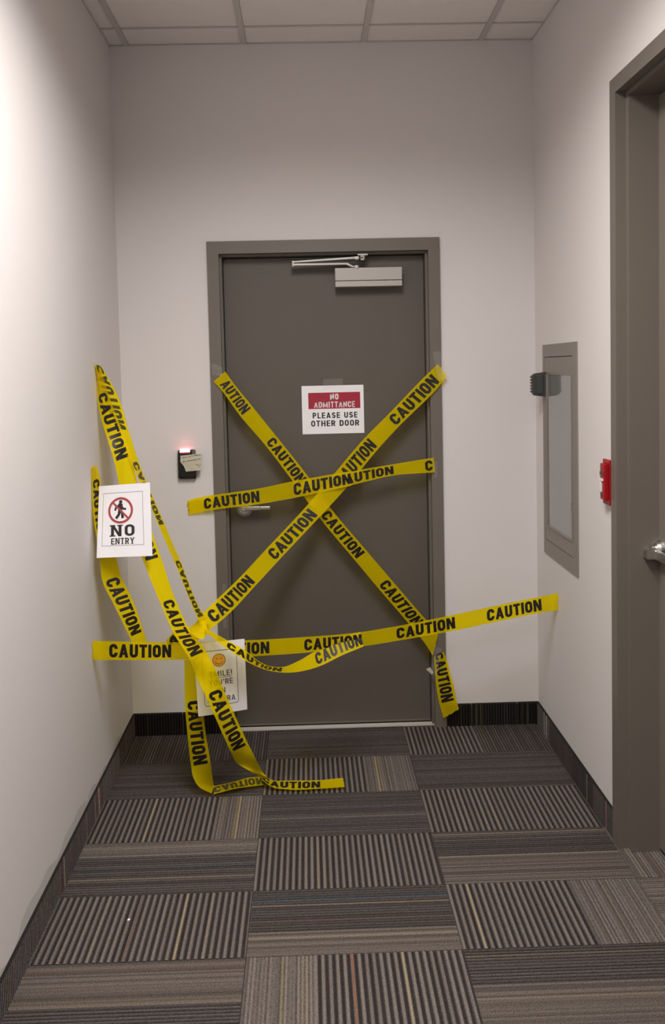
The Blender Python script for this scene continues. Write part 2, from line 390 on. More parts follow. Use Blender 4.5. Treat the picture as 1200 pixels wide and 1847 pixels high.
def baseboard(name, wall, sgn, cuts, dark):
    e = empty(name); e['kind'] = 'structure'
    for i in range(len(cuts)-1):
        link('carpet_strip', base_piece(cuts[i]+.0006, cuts[i+1]-.0006, wall, sgn, dark[i % len(dark)], i+int(wall*10)+50), CARPET, e)
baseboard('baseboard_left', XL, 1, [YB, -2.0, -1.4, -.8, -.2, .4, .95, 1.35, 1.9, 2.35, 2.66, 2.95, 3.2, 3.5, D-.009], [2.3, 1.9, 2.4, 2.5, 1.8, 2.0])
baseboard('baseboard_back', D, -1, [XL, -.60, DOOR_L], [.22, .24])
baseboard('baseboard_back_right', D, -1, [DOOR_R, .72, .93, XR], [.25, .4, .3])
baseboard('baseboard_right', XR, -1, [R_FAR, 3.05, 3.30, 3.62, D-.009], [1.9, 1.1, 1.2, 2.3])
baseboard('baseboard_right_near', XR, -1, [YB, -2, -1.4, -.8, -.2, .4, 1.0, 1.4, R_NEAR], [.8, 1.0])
# repainted, scuffed band on the left wall just above its baseboard
bm = bmesh.new(); random.seed(3); prev = None
y = 1.9
while y < 3.62:
    h = BH + .012 + .030*noise.noise((y*7, 0, 0)) + .028*abs(noise.noise((y*3, 2, 0))) + (.02 if 2.3 < y < 3.0 else 0)
    a, b = bm.verts.new((XL+.0006, y, BH-.002)), bm.verts.new((XL+.0006, y, h))
    if prev: bm.faces.new((prev[0], a, b, prev[1]))
    prev = (a, b); y += .02
link('trim_1', bm, SMEAR, kind='structure')

# ceiling: slab, grid of tees, lay-in tiles
ceiling = link('ceiling', boxes((XL-T_, XR+T_+.3, YB-T_, D+T_, H+.03, H+.09)), CEIL, kind='structure')
TX = [-.7487, -.2384, .2862, .8018]
TY = [3.643 - 1.22*i for i in range(6)]
xs = [XL] + TX + [XR]; ys = [D] + TY
LIT = {(2, 2): 'main', (2, 4): 'rear'}
tile_cache = {}
for i in range(5):
    for j in range(len(ys)-1):
        if (i, j) in LIT: continue
        x0, x1 = xs[i]+(.012 if i else .004), xs[i+1]-(.012 if i < 4 else .004)
        y1, y0 = ys[j]-(.006 if j else .004), ys[j+1]+.006
        link('ceiling_tile', boxes((x0, x1, y0, y1, H+.0035, H+.018), bev=.0015), CEIL, ceiling)
for x in TX: link('ceiling_tee', boxes((x-.012, x+.012, YB, D, H-.001, H+.003), (x-.002, x+.002, YB, D, H+.003, H+.03), bev=0), TEE, ceiling)
for y in TY:
    for i in range(5):
        if y > YB: link('ceiling_tee', boxes((xs[i]+(.0125 if i else 0), xs[i+1]-(.0125 if i < 4 else 0), y-.0055, y+.0055, H+.0, H+.003)), TEE, ceiling)
link('wall_angle', boxes((XL, XL+.006, YB, D, H-.001, H+.002), (XR-.006, XR, YB, D, H-.001, H+.002), (XL, XR, D-.006, D, H-.001, H+.002)), TEE, ceiling)
for (i, j), k in LIT.items():
    t = empty('ceiling_light', ((xs[i]+xs[i+1])/2, (ys[j]+ys[j+1])/2, H))
    tag(t, {'main': 'recessed ceiling light panel nearest the taped door, above the frame', }.get(k, 'recessed ceiling light panel further back down the corridor'), 'light', 'ceiling light panels')
    x0, x1, y0, y1 = xs[i]+.014, xs[i+1]-.014, ys[j+1]+.008, ys[j]-.008
    link('light_frame', boxes((x0, x0+.02, y0, y1, H+.002, H+.02), (x1-.02, x1, y0, y1, H+.002, H+.02), (x0+.02, x1-.02, y0, y0+.02, H+.002, H+.02), (x0+.02, x1-.02, y1-.02, y1, H+.002, H+.02)), LAMPW, t)
    link('diffuser', boxes((x0+.021, x1-.021, y0+.021, y1-.021, H+.006, H+.012)), DIFF if k == 'main' else DIFF2, t)
    ld = bpy.data.lights.new('louvre_light', 'AREA'); ld.shape = 'RECTANGLE'; ld.size = x1-x0-.045; ld.size_y = y1-y0-.045
    ld.energy = LOUVRE_W if k == 'main' else LOUVRE_REAR_W; ld.color = LAMP_COL; ld.spread = math.radians(LOUVRE_SPREAD)
    lo = bpy.data.objects.new('lamp', ld); COL.objects.link(lo); lo.location = ((x0+x1)/2, (y0+y1)/2, H+.004); lo.parent = t
    base(t)

# ---------------------------------------------------------------- door 1, taped shut
d1 = empty('door_1', (0.09, D, 0)); d1['kind'] = 'structure'
FY = 3.812                                            # room face of the frame
il, ir, it = DOOR_L+.051, DOOR_R-.051, DOOR_T-.055
bm = bmesh.new(); box(bm, DOOR_L, il, FY, D+.12, 0, it); box(bm, il, il+.010, FY+.030, D+.12, 0, it-.0101)
link('door_jamb', bm, FRAMEP, d1)
bm = bmesh.new(); box(bm, ir, DOOR_R, FY, D+.12, 0, it); box(bm, ir-.010, ir, FY+.030, D+.12, 0, it-.0101)
link('door_jamb', bm, FRAMEP, d1)
bm = bmesh.new(); box(bm, DOOR_L, DOOR_R, FY, D+.12, it+.0002, DOOR_T); box(bm, il, ir, FY+.030, D+.12, it-.010, it)
link('door_head', bm, FRAMEP, d1)
leaf = link('door_leaf', boxes((il+.0125, ir-.0125, LEAF_Y, LEAF_Y+.044, .014, it-.0135), bev=.0015), DOORP, d1)
link('door_sweep', boxes((il+.0125, ir-.0125, LEAF_Y-.004, LEAF_Y+.002, .0045, .0138)), FRAMEP, d1)
link('threshold', boxes((il, ir, 3.840, 3.8715, -.003, .0035), bev=.0008), SWEEP, d1)
# lever handle
lx, lz = -.296, 1.021
h = link('lever_handle', cyl(bmesh.new(), (lx, LEAF_Y-.040, lz), (lx, LEAF_Y, lz), .010), SATIN, d1, smooth=False)
bm = bmesh.new(); cyl(bm, (lx, LEAF_Y-.012, lz), (lx, LEAF_Y, lz), .036, .038, 40); cyl(bm, (lx, LEAF_Y-.016, lz), (lx, LEAF_Y-.012, lz), .026, .035, 40); link('rose', bm, SATIN, h)
bm = bmesh.new(); box(bm, lx-.012, lx+.075, LEAF_Y-.060, LEAF_Y-.038, lz-.004, lz+.017, bev=.005); box(bm, lx+.070, lx+.120, LEAF_Y-.056, LEAF_Y-.040, lz-.003, lz+.015, bev=.005); link('lever', bm, STEEL, h)
bm = bmesh.new(); cyl(bm, (lx, LEAF_Y-.066, lz+.006), (lx, LEAF_Y-.058, lz+.006), .007); link('lock_button', bm, SATIN, h)
# closer with its folded double arm
cl = link('door_closer', boxes((.139, .437, LEAF_Y-.060, LEAF_Y, 2.0375, 2.093), bev=.002), ALU, d1)
link('lower_cover', boxes((.139, .437, LEAF_Y-.060, LEAF_Y, 2.010, 2.0345), bev=.002), ALU, cl)
link('cover_seam', boxes((.142, .434, LEAF_Y-.057, LEAF_Y, 2.030, 2.040)), BLACKP, cl)
bm = bmesh.new(); prism(bm, [(-.050, LEAF_Y-.066), (.190, LEAF_Y-.062), (.190, LEAF_Y-.040), (-.050, LEAF_Y-.048)], 'Z', 2.108, 2.116)
prism(bm, [(.190, 2.108), (.215, 2.096), (.245, 2.096), (.245, 2.102), (.218, 2.102), (.195, 2.116), (.190, 2.116)], 'Y', LEAF_Y-.060, LEAF_Y-.040); link('main_arm', bm, STEEL, cl)
bm = bmesh.new(); prism(bm, [(-.050, 2.121), (.235, 2.133), (.235, 2.142), (-.050, 2.127)], 'Y', LEAF_Y-.064, LEAF_Y-.044); link('forearm', bm, STEEL, cl)
bm = bmesh.new(); cyl(bm, (-.047, LEAF_Y-.056, 2.104), (-.047, LEAF_Y-.056, 2.130), .007); cyl(bm, (.236, LEAF_Y-.052, 2.090), (.236, LEAF_Y-.052, 2.104), .012); link('arm_pivot', bm, STEEL, cl)
bm = bmesh.new(); box(bm, .228, .247, LEAF_Y-.068, LEAF_Y-.042, 2.128, 2.142, bev=.002); cyl(bm, (.262, LEAF_Y-.056, 2.126), (.262, LEAF_Y-.056, 2.146), .011, .014); box(bm, .240, .285, LEAF_Y-.075, LEAF_Y-.035, 2.1455, 2.152, bev=.001)
cyl(bm, (.254, LEAF_Y-.074, 2.136), (.270, LEAF_Y-.056, 2.136), .004); link('arm_shoe', bm, STEEL, cl)
link('subfloor', boxes((il, ir, D-.0008, D+.12, -.0055, -.0031)), CARPETBASE, d1)
base(d1)

# ---------------------------------------------------------------- door 2 on the right, taller, in a deep frame
d2 = empty('door_2', (XR, (R_NEAR+R_FAR)/2, 0)); d2['kind'] = 'structure'
fx = XR-.012; jf, jn, jt = R_FAR-.051, R_NEAR+.051, R_TOP-.051
bm = bmesh.new(); box(bm, fx, RC+.09, jf, R_FAR, 0, jt); box(bm, 1.054, RC+.09, jf-.024, jf, 0, jt-.0161); link('door_jamb', bm, FRAMEP, d2)
bm = bmesh.new(); box(bm, fx, RC+.09, R_NEAR, jn, 0, jt); box(bm, 1.054, RC+.09, jn, jn+.024, 0, jt-.0161); link('door_jamb', bm, FRAMEP, d2)
bm = bmesh.new(); box(bm, fx, RC+.09, R_NEAR, R_FAR, jt+.0002, R_TOP); box(bm, 1.054, RC+.09, jn, jf, jt-.016, jt); link('door_head', bm, FRAMEP, d2)
link('door_leaf', boxes((1.152, 1.196, jn+.019, jf-.019, .012, jt-.019), bev=.0015), RLEAF, d2)
link('threshold', boxes((1.16, 1.24, jn+.001, jf-.001, -.004, .003)), BLACKP, d2)
hy, hz = 2.752, 1.033
h2 = link('lever_handle', cyl(bmesh.new(), (1.152, hy, hz), (1.116, hy, hz), .011, seg=24), STEEL, d2)
bm = bmesh.new(); cyl(bm, (1.152, hy, hz), (1.143, hy, hz), .030, .028, 40); cyl(bm, (1.143, hy, hz), (1.132, hy, hz), .023, .019, 32); link('rose', bm, STEEL, h2)
bm = bmesh.new(); prism(bm, [(1.096, hy+.035), (1.104, hy+.040), (1.140, hy+.012), (1.140, hy-.120), (1.124, hy-.120), (1.124, hy-.016), (1.099, hy-.016)], 'Z', 1.000, 1.030)
bmesh.ops.bevel(bm, geom=list(bm.edges), offset=.0025, segments=2, affect='EDGES'); link('lever', bm, STEEL, h2)
base(d2)

# ================================================================ OBJECTS
# wall cabinet, flush in the right wall
cab = empty('wall_cabinet', (XR, 3.459, .826))
tag(cab, 'tall narrow taupe metal cabinet with a glazed door, set flush in the right wall', 'cabinet')
c0, c1, e0, e1 = 3.2263, 3.691, .8259, 1.7288
bx = XR-.006
link('cabinet_body', boxes((XR+.02, XR+.11, cy0+.002, cy1-.002, cz0+.002, cz1-.002)), CABP, cab)
link('cabinet_trim', boxes((bx, XR-.0002, c0, c0+.052, e0, e1), (bx, XR-.0002, c1-.030, c1, e0, e1), (bx, XR-.0002, c0+.052, c1-.030, e0, e0+.060), (bx, XR-.0002, c0+.052, c1-.030, e1-.052, e1), bev=.0008), CABP, cab)
dy0, dy1, dz0, dz1 = c0+.055, c1-.033, e0+.063, e1-.055
wy0, wy1, wz0, wz1 = 3.291, 3.628, .955, 1.600
cd = link('cabinet_door', boxes((bx+.001, XR+.015, dy0, wy0, dz0, dz1), (bx+.001, XR+.015, wy1, dy1, dz0, dz1), (bx+.001, XR+.015, wy0, wy1, dz0, wz0), (bx+.001, XR+.015, wy0, wy1, wz1, dz1)), CABP, cab)
bm = bmesh.new(); rr = .03
pts = [(wy0, wz1), (wy0, wz0)] ; pts = [(wy0-.0005, wz1+.0005)] + [(wy0+rr-rr*math.cos(a), wz0+rr-rr*math.sin(a)) for a in [k*math.pi/12 for k in range(7)]] + [(wy1-rr+rr*math.sin(a), wz0+rr-rr*math.cos(a)) for a in [k*math.pi/12 for k in range(7)]] + [(wy1+.0005, wz1+.0005)]
prism(bm, pts, 'X', bx+.0025, bx+.005); link('pane', bm, CABG, cd)
link('rim', boxes((bx-.003, bx+.002, wy1, wy1+.006, wz0, wz1), (bx-.003, bx+.002, wy0-.006, wy0, wz0, wz1), (bx-.003, bx+.002, wy0-.006, wy1+.006, wz0-.006, wz0), bev=.001), CABP, cd)
link('latch', boxes((bx-.006, bx+.001, 3.287, 3.300, 1.075, 1.110), bev=.002), STEEL, cab)
base(cab)
# dark ribbed device on the far edge of that cabinet
bm = bmesh.new(); bz0, bz1 = 1.506, 1.613
pts = [(bx-.0002, bz0), (bx-.0002, bz1), (.978, bz1-.006), (.971, bz1-.012)]
n = 6
for k in range(n):
    za = bz1-.016-k*(bz1-bz0-.032)/n; zb = za-(bz1-bz0-.032)/n
    pts += [(.9625, za-.002), (.9625, za-.008), (.969, za-.009), (.969, zb+.001)]
pts += [(.971, bz0+.012), (.978, bz0+.006)]
prism(bm, pts, 'Y', 3.642, 3.664)
rd = empty('ribbed_wall_device', (1.0, 3.653, bz0)); tag(rd, 'small dark grey ribbed device sticking out from the far edge of the wall cabinet', 'wall device')
link('ribbed_body', bm, GREYP, rd)
link('face_plate', boxes((.984, 1.012, 3.637, 3.6418, bz0+.014, bz1-.012), bev=.002), GREYP, rd)
link('face_ridge', boxes((.976, .981, 3.639, 3.6418, bz0+.016, bz1-.016)), GREYP, rd)
base(rd)
# fire alarm pull station
pa = empty('fire_alarm_pull', (XR, 2.9, 1.17)); tag(pa, 'small red fire alarm pull station beside the right door frame', 'fire alarm')
link('back_plate', boxes((XR-.012, XR-.0002, 2.860, 2.925, 1.160, 1.315), bev=.002), REDP, pa)
bm = bmesh.new(); prism(bm, [(XR-.0121, 2.862), (XR-.0121, 2.922), (1.006, 2.914), (1.003, 2.900), (1.003, 2.870), (1.006, 2.862)], 'Z', 1.178, 1.301)
bmesh.ops.bevel(bm, geom=list(bm.edges), offset=.002, segments=2, affect='EDGES'); link('alarm_body', bm, REDP, pa)
link('pull_bar', boxes((.998, 1.0029, 2.872, 2.908, 1.243, 1.251), (.998, 1.0029, 2.884, 2.898, 1.205, 1.243), bev=.001), WHITEP, pa)
link('key_slot', boxes((1.0015, 1.0032, 2.884, 2.896, 1.188, 1.198)), GREYP, pa); link('recess', boxes((1.0015, 1.0032, 2.874, 2.906, 1.262, 1.274)), GREYP, pa)
base(pa)
# card reader
cr = empty('card_reader', (-.539, D, 1.17)); tag(cr, 'black card reader with a glowing red light bar on the left wall section', 'card reader')
bm = bmesh.new(); prism(bm, [(D-.0003, 1.171), (D-.0003, 1.301), (D-.014, 1.301), (D-.026, 1.290), (D-.028, 1.180), (D-.020, 1.171)], 'X', -.581, -.503)
bmesh.ops.bevel(bm, geom=list(bm.edges), offset=.0035, segments=2, affect='EDGES'); link('reader_body', bm, BLACKP, cr)
bm = bmesh.new(); prism(bm, [(D-.0155, 1.3025), (D-.0270, 1.2915), (D-.0290, 1.2935), (D-.0160, 1.3055)], 'X', -.571, -.527); link('light_bar', bm, REDLED, cr)
base(cr)

# ---------------------------------------------------------------- sheets of paper
def sheet(corners, bulge, curl=(0, 0)):
    TL, TR, BR, BL = [Vector(c) for c in corners]
    w = ((TR-TL).length+(BR-BL).length)/2; hgt = ((TL-BL).length+(TR-BR).length)/2
    nrm = (TR-TL).cross(TL-BL).normalized()
    def f(s, t, off=0.0):
        u, v = s/w, t/hgt
        p = (BL*(1-u)+BR*u)*(1-v) + (TL*(1-u)+TR*u)*v
        b = bulge*math.sin(math.pi*u)*(1-.4*v) + curl[0]*(u**3)*(1-v) + curl[1]*((1-u)**3)*(1-v) + .0012*noise.noise((u*4, v*5, bulge*50))
        return p + nrm*(b+off)
    return f, w, hgt
def paper_mesh(f, w, h, nx=16, ny=20, cut=None):
    bm = bmesh.new()
    g = [[bm.verts.new(f(w*i/nx, h*j/ny)) for j in range(ny+1)] for i in range(nx+1)]
    for i in range(nx):
        for j in range(ny): bm.faces.new((g[i][j], g[i+1][j], g[i+1][j+1], g[i][j+1]))
    return bm
def rect_frame(x0, x1, y0, y1, t, r=0.0):
    if r <= 0: return stroke_quads([(x0, y0), (x1, y0), (x1, y1), (x0, y1)], t/2, True)
    return stroke_quads(arc(x1-r, y1-r, r, r, 0, 90) + arc(x0+r, y1-r, r, r, 90, 180) + arc(x0+r, y0+r, r, r, 180, 270) + arc(x1-r, y0+r, r, r, 270, 360), t/2, True)
def disc(bm, f, cx, cy, r, n=28):
    c = bm.verts.new(f(cx, cy)); ring = [bm.verts.new(f(cx+r*math.cos(2*math.pi*k/n), cy+r*math.sin(2*math.pi*k/n))) for k in range(n)]
    for k in range(n): bm.faces.new((c, ring[k], ring[(k+1) % n]))
def ringq(cx, cy, r, t, n=40): return stroke_quads([(cx+r*math.cos(2*math.pi*k/n), cy+r*math.sin(2*math.pi*k/n)) for k in range(n)], t/2, True)

# NO ADMITTANCE notice, flat on the door leaf
f, w, h = sheet([(-.0230, LEAF_Y-.0012, 1.5722), (.2583, LEAF_Y-.0012, 1.5719), (.2589, LEAF_Y-.0012, 1.3528), (-.0233, LEAF_Y-.0012, 1.3521)], 0.0)
def flat(s, t, off=0.0): return Vector((-.0231 + (s/w)*.2817, LEAF_Y-.0012-off, 1.3524 + (t/h)*.2196))
s_ = link('notice_sign', paper_mesh(flat, w, h, 2, 2), PAPER); tag(s_, 'white paper notice reading NO ADMITTANCE in a red band, on the door leaf', 'sign')
Z = lambda z: (z-1.3524)/.2196*h
X = lambda x: (x+.0231)/.2817*w
bm = bmesh.new(); lay(bm, [[(X(.0064), Z(1.4665)), (X(.2427), Z(1.4665)), (X(.2427), Z(1.5401)), (X(.0064), Z(1.5401))]], lambda a, b: flat(a, b, .0003), .5); link('red_band', bm, REDINK, s_)
bm = bmesh.new(); g = lambda a, b: flat(a, b, .0006)
text_on(bm, 'NO', g, X(.1250), Z(1.5210), .038, .027, .22, .18, step=.05)
text_on(bm, 'ADMITTANCE', g, X(.1250), Z(1.4850), .186, .027, .19, .17, step=.05); link('white_lettering', bm, WHITEINK, s_)
bm = bmesh.new()
text_on(bm, 'PLEASE USE', g, X(.1265), Z(1.4365), .204, .0265, .20, .19, step=.05)
text_on(bm, 'OTHER DOOR', g, X(.1265), Z(1.4000), .219, .0265, .20, .17, step=.05); link('black_lettering', bm, INK, s_)

# NO ENTRY notice hanging over the left tapes
f1, w1, h1 = sheet([(-.8031, 3.268, 1.2183), (-.5988, 3.215, 1.2346), (-.5904, 3.165, .966), (-.800, 3.185, .959)], .004, (-.002, .004))
s_ = link('no_entry_notice', paper_mesh(f1, w1, h1), PAPER, smooth=True); tag(s_, 'white paper notice reading NO ENTRY with a crossed-out walking figure, hung on the left tapes', 'sign')
g = lambda a, b: f1(a, b, .0006)
bm = bmesh.new(); lay(bm, rect_frame(.095*w1, .855*w1, .158*h1, .888*h1, .0011), g, .012); link('border_line', bm, GREYINK, s_)
cx, cy = .435*w1, .640*h1
bm = bmesh.new()
px = lambda x, y: (cx + x*w1, cy + y*h1)
disc(bm, g, cx, cy+.130*h1-.012*h1, .0068)
def st(pts, t, bm=bm): lay(bm, stroke_quads([px(*p) for p in pts], t/2), g, .01)
st([(0, .095), (-.015, .01)], .018); st([(-.01, .08), (-.085, .05), (-.105, .0)], .0075); st([(.0, .075), (.05, .02), (.105, .015)], .0075)
st([(-.02, .01), (-.03, -.055), (-.085, -.11)], .0105); st([(-.005, .01), (.035, -.045), (.04, -.11)], .0105); link('walking_figure', bm, INK, s_)
bm = bmesh.new(); g2 = lambda a, b: f1(a, b, .0010)
lay(bm, ringq(cx, cy, .0455, .0085), g2, .01); a = math.radians(135)
lay(bm, stroke_quads([(cx+.044*math.cos(a), cy+.044*math.sin(a)), (cx-.044*math.cos(a), cy-.044*math.sin(a))], .0036), g2, .01); link('prohibition_ring', bm, RINGINK, s_)
bm = bmesh.new(); text_on(bm, 'NO', g, .475*w1, .362*h1, .092, .043, .19, .20, serif=True); text_on(bm, 'ENTRY', g, .475*w1, .216*h1, .090, .023, .19, .18, serif=True); link('lettering', bm, INK, s_)

# SMILE notice hanging on the knot
f2, w2, h2_ = sheet([(-.4506, 3.185, .6224), (-.259, 3.200, .6311), (-.2565, 3.212, .354), (-.4422, 3.198, .3366)], .005, (.004, .002))
s_ = link('camera_notice', paper_mesh(f2, w2, h2_), PAPER, smooth=True); tag(s_, 'white paper notice with a yellow smiling face, hung low beside the knotted tapes', 'sign')
g = lambda a, b: f2(a, b, .0006)
bm = bmesh.new(); lay(bm, rect_frame(.150*w2, .830*w2, .125*h2_, .880*h2_, .0020, .009), g, .012)
text_on(bm, 'SMILE!', g, .500*w2, .560*h2_, .086, .022, .175, .17); text_on(bm, "YOU'RE", g, .495*w2, .440*h2_, .092, .022, .175, .17)
text_on(bm, 'ON', g, .490*w2, .325*h2_, .032, .021, .175, .17); text_on(bm, 'CAMERA', g, .490*w2, .205*h2_, .106, .021, .175, .17)
lay(bm, stroke_quads([(.29*w2, .503*h2_), (.72*w2, .503*h2_)], .0010), g, .012); link('lettering', bm, GREYINK, s_)
bm = bmesh.new(); fx_, fy_ = .480*w2, .745*h2_; disc(bm, g, fx_, fy_, .0235); fc = link('smiling_face', bm, YELINK, s_)
g3 = lambda a, b: f2(a, b, .0010)
bm = bmesh.new(); lay(bm, ringq(fx_, fy_, .0238, .0020), g3, .01)
lay(bm, stroke_quads([(fx_+.0155*math.cos(t), fy_+.0155*math.sin(t)) for t in [math.radians(200+14*k) for k in range(11)]], .0009), g3, .01)
disc(bm, g3, fx_-.008, fy_+.006, .0022, 10); disc(bm, g3, fx_+.008, fy_+.006, .0022, 10); link('face_lines', bm, mat('brown_ink', (.16, .06, .02), .6), fc)

# curling handwritten note over the card reader
f3, w3, h3 = sheet([(-.5685, 3.792, 1.2776), (-.4726, 3.796, 1.2846), (-.4780, 3.790, 1.2110), (-.5561, 3.792, 1.2055)], .003, (.003, .004))
bm = bmesh.new(); nx, ny = 14, 12
def edge(v): return .10*math.exp(-((v-.62)/.2)**2*1.0)*-1 + (.14*(1-v)**1.0 if v < .5 else .07*(1-abs(v-.5)*2)) 
gr = [[bm.verts.new(f3(w3*(edge(j/ny) + (1-edge(j/ny))*i/nx), h3*j/ny)) for j in range(ny+1)] for i in range(nx+1)]
for i in range(nx):
    for j in range(ny): bm.faces.new((gr[i][j], gr[i+1][j], gr[i+1][j+1], gr[i][j+1]))
s_ = link('handwritten_note', bm, CREAM, smooth=True); tag(s_, 'small cream handwritten note stuck over the black card reader', 'note')
bm = bmesh.new(); g = lambda a, b: f3(a, b, .0006); random.seed(12)
def scrawl(x0, x1, y, sl):
    pts = []; x = x0
    while x < x1:
        pts.append((x*w3, (y+sl*(x-x0)+random.uniform(-.022, .022))*h3)); x += .018
        if random.random() < .14:
            if len(pts) > 1: lay(bm, stroke_quads(pts, .0009), g, .02)
            pts = []; x += .035
    if len(pts) > 1: lay(bm, stroke_quads(pts, .0009), g, .02)
scrawl(.08, .95, .86, .10); scrawl(.05, .97, .60, .10); scrawl(.72, .98, .34, .05); scrawl(.86, .93, .20, 1.2); link('handwriting', bm, INK, s_)
link('sticky_strip', boxes((-.515, -.470, 3.789, 3.7915, 1.281, 1.300)), CLEAR, s_)

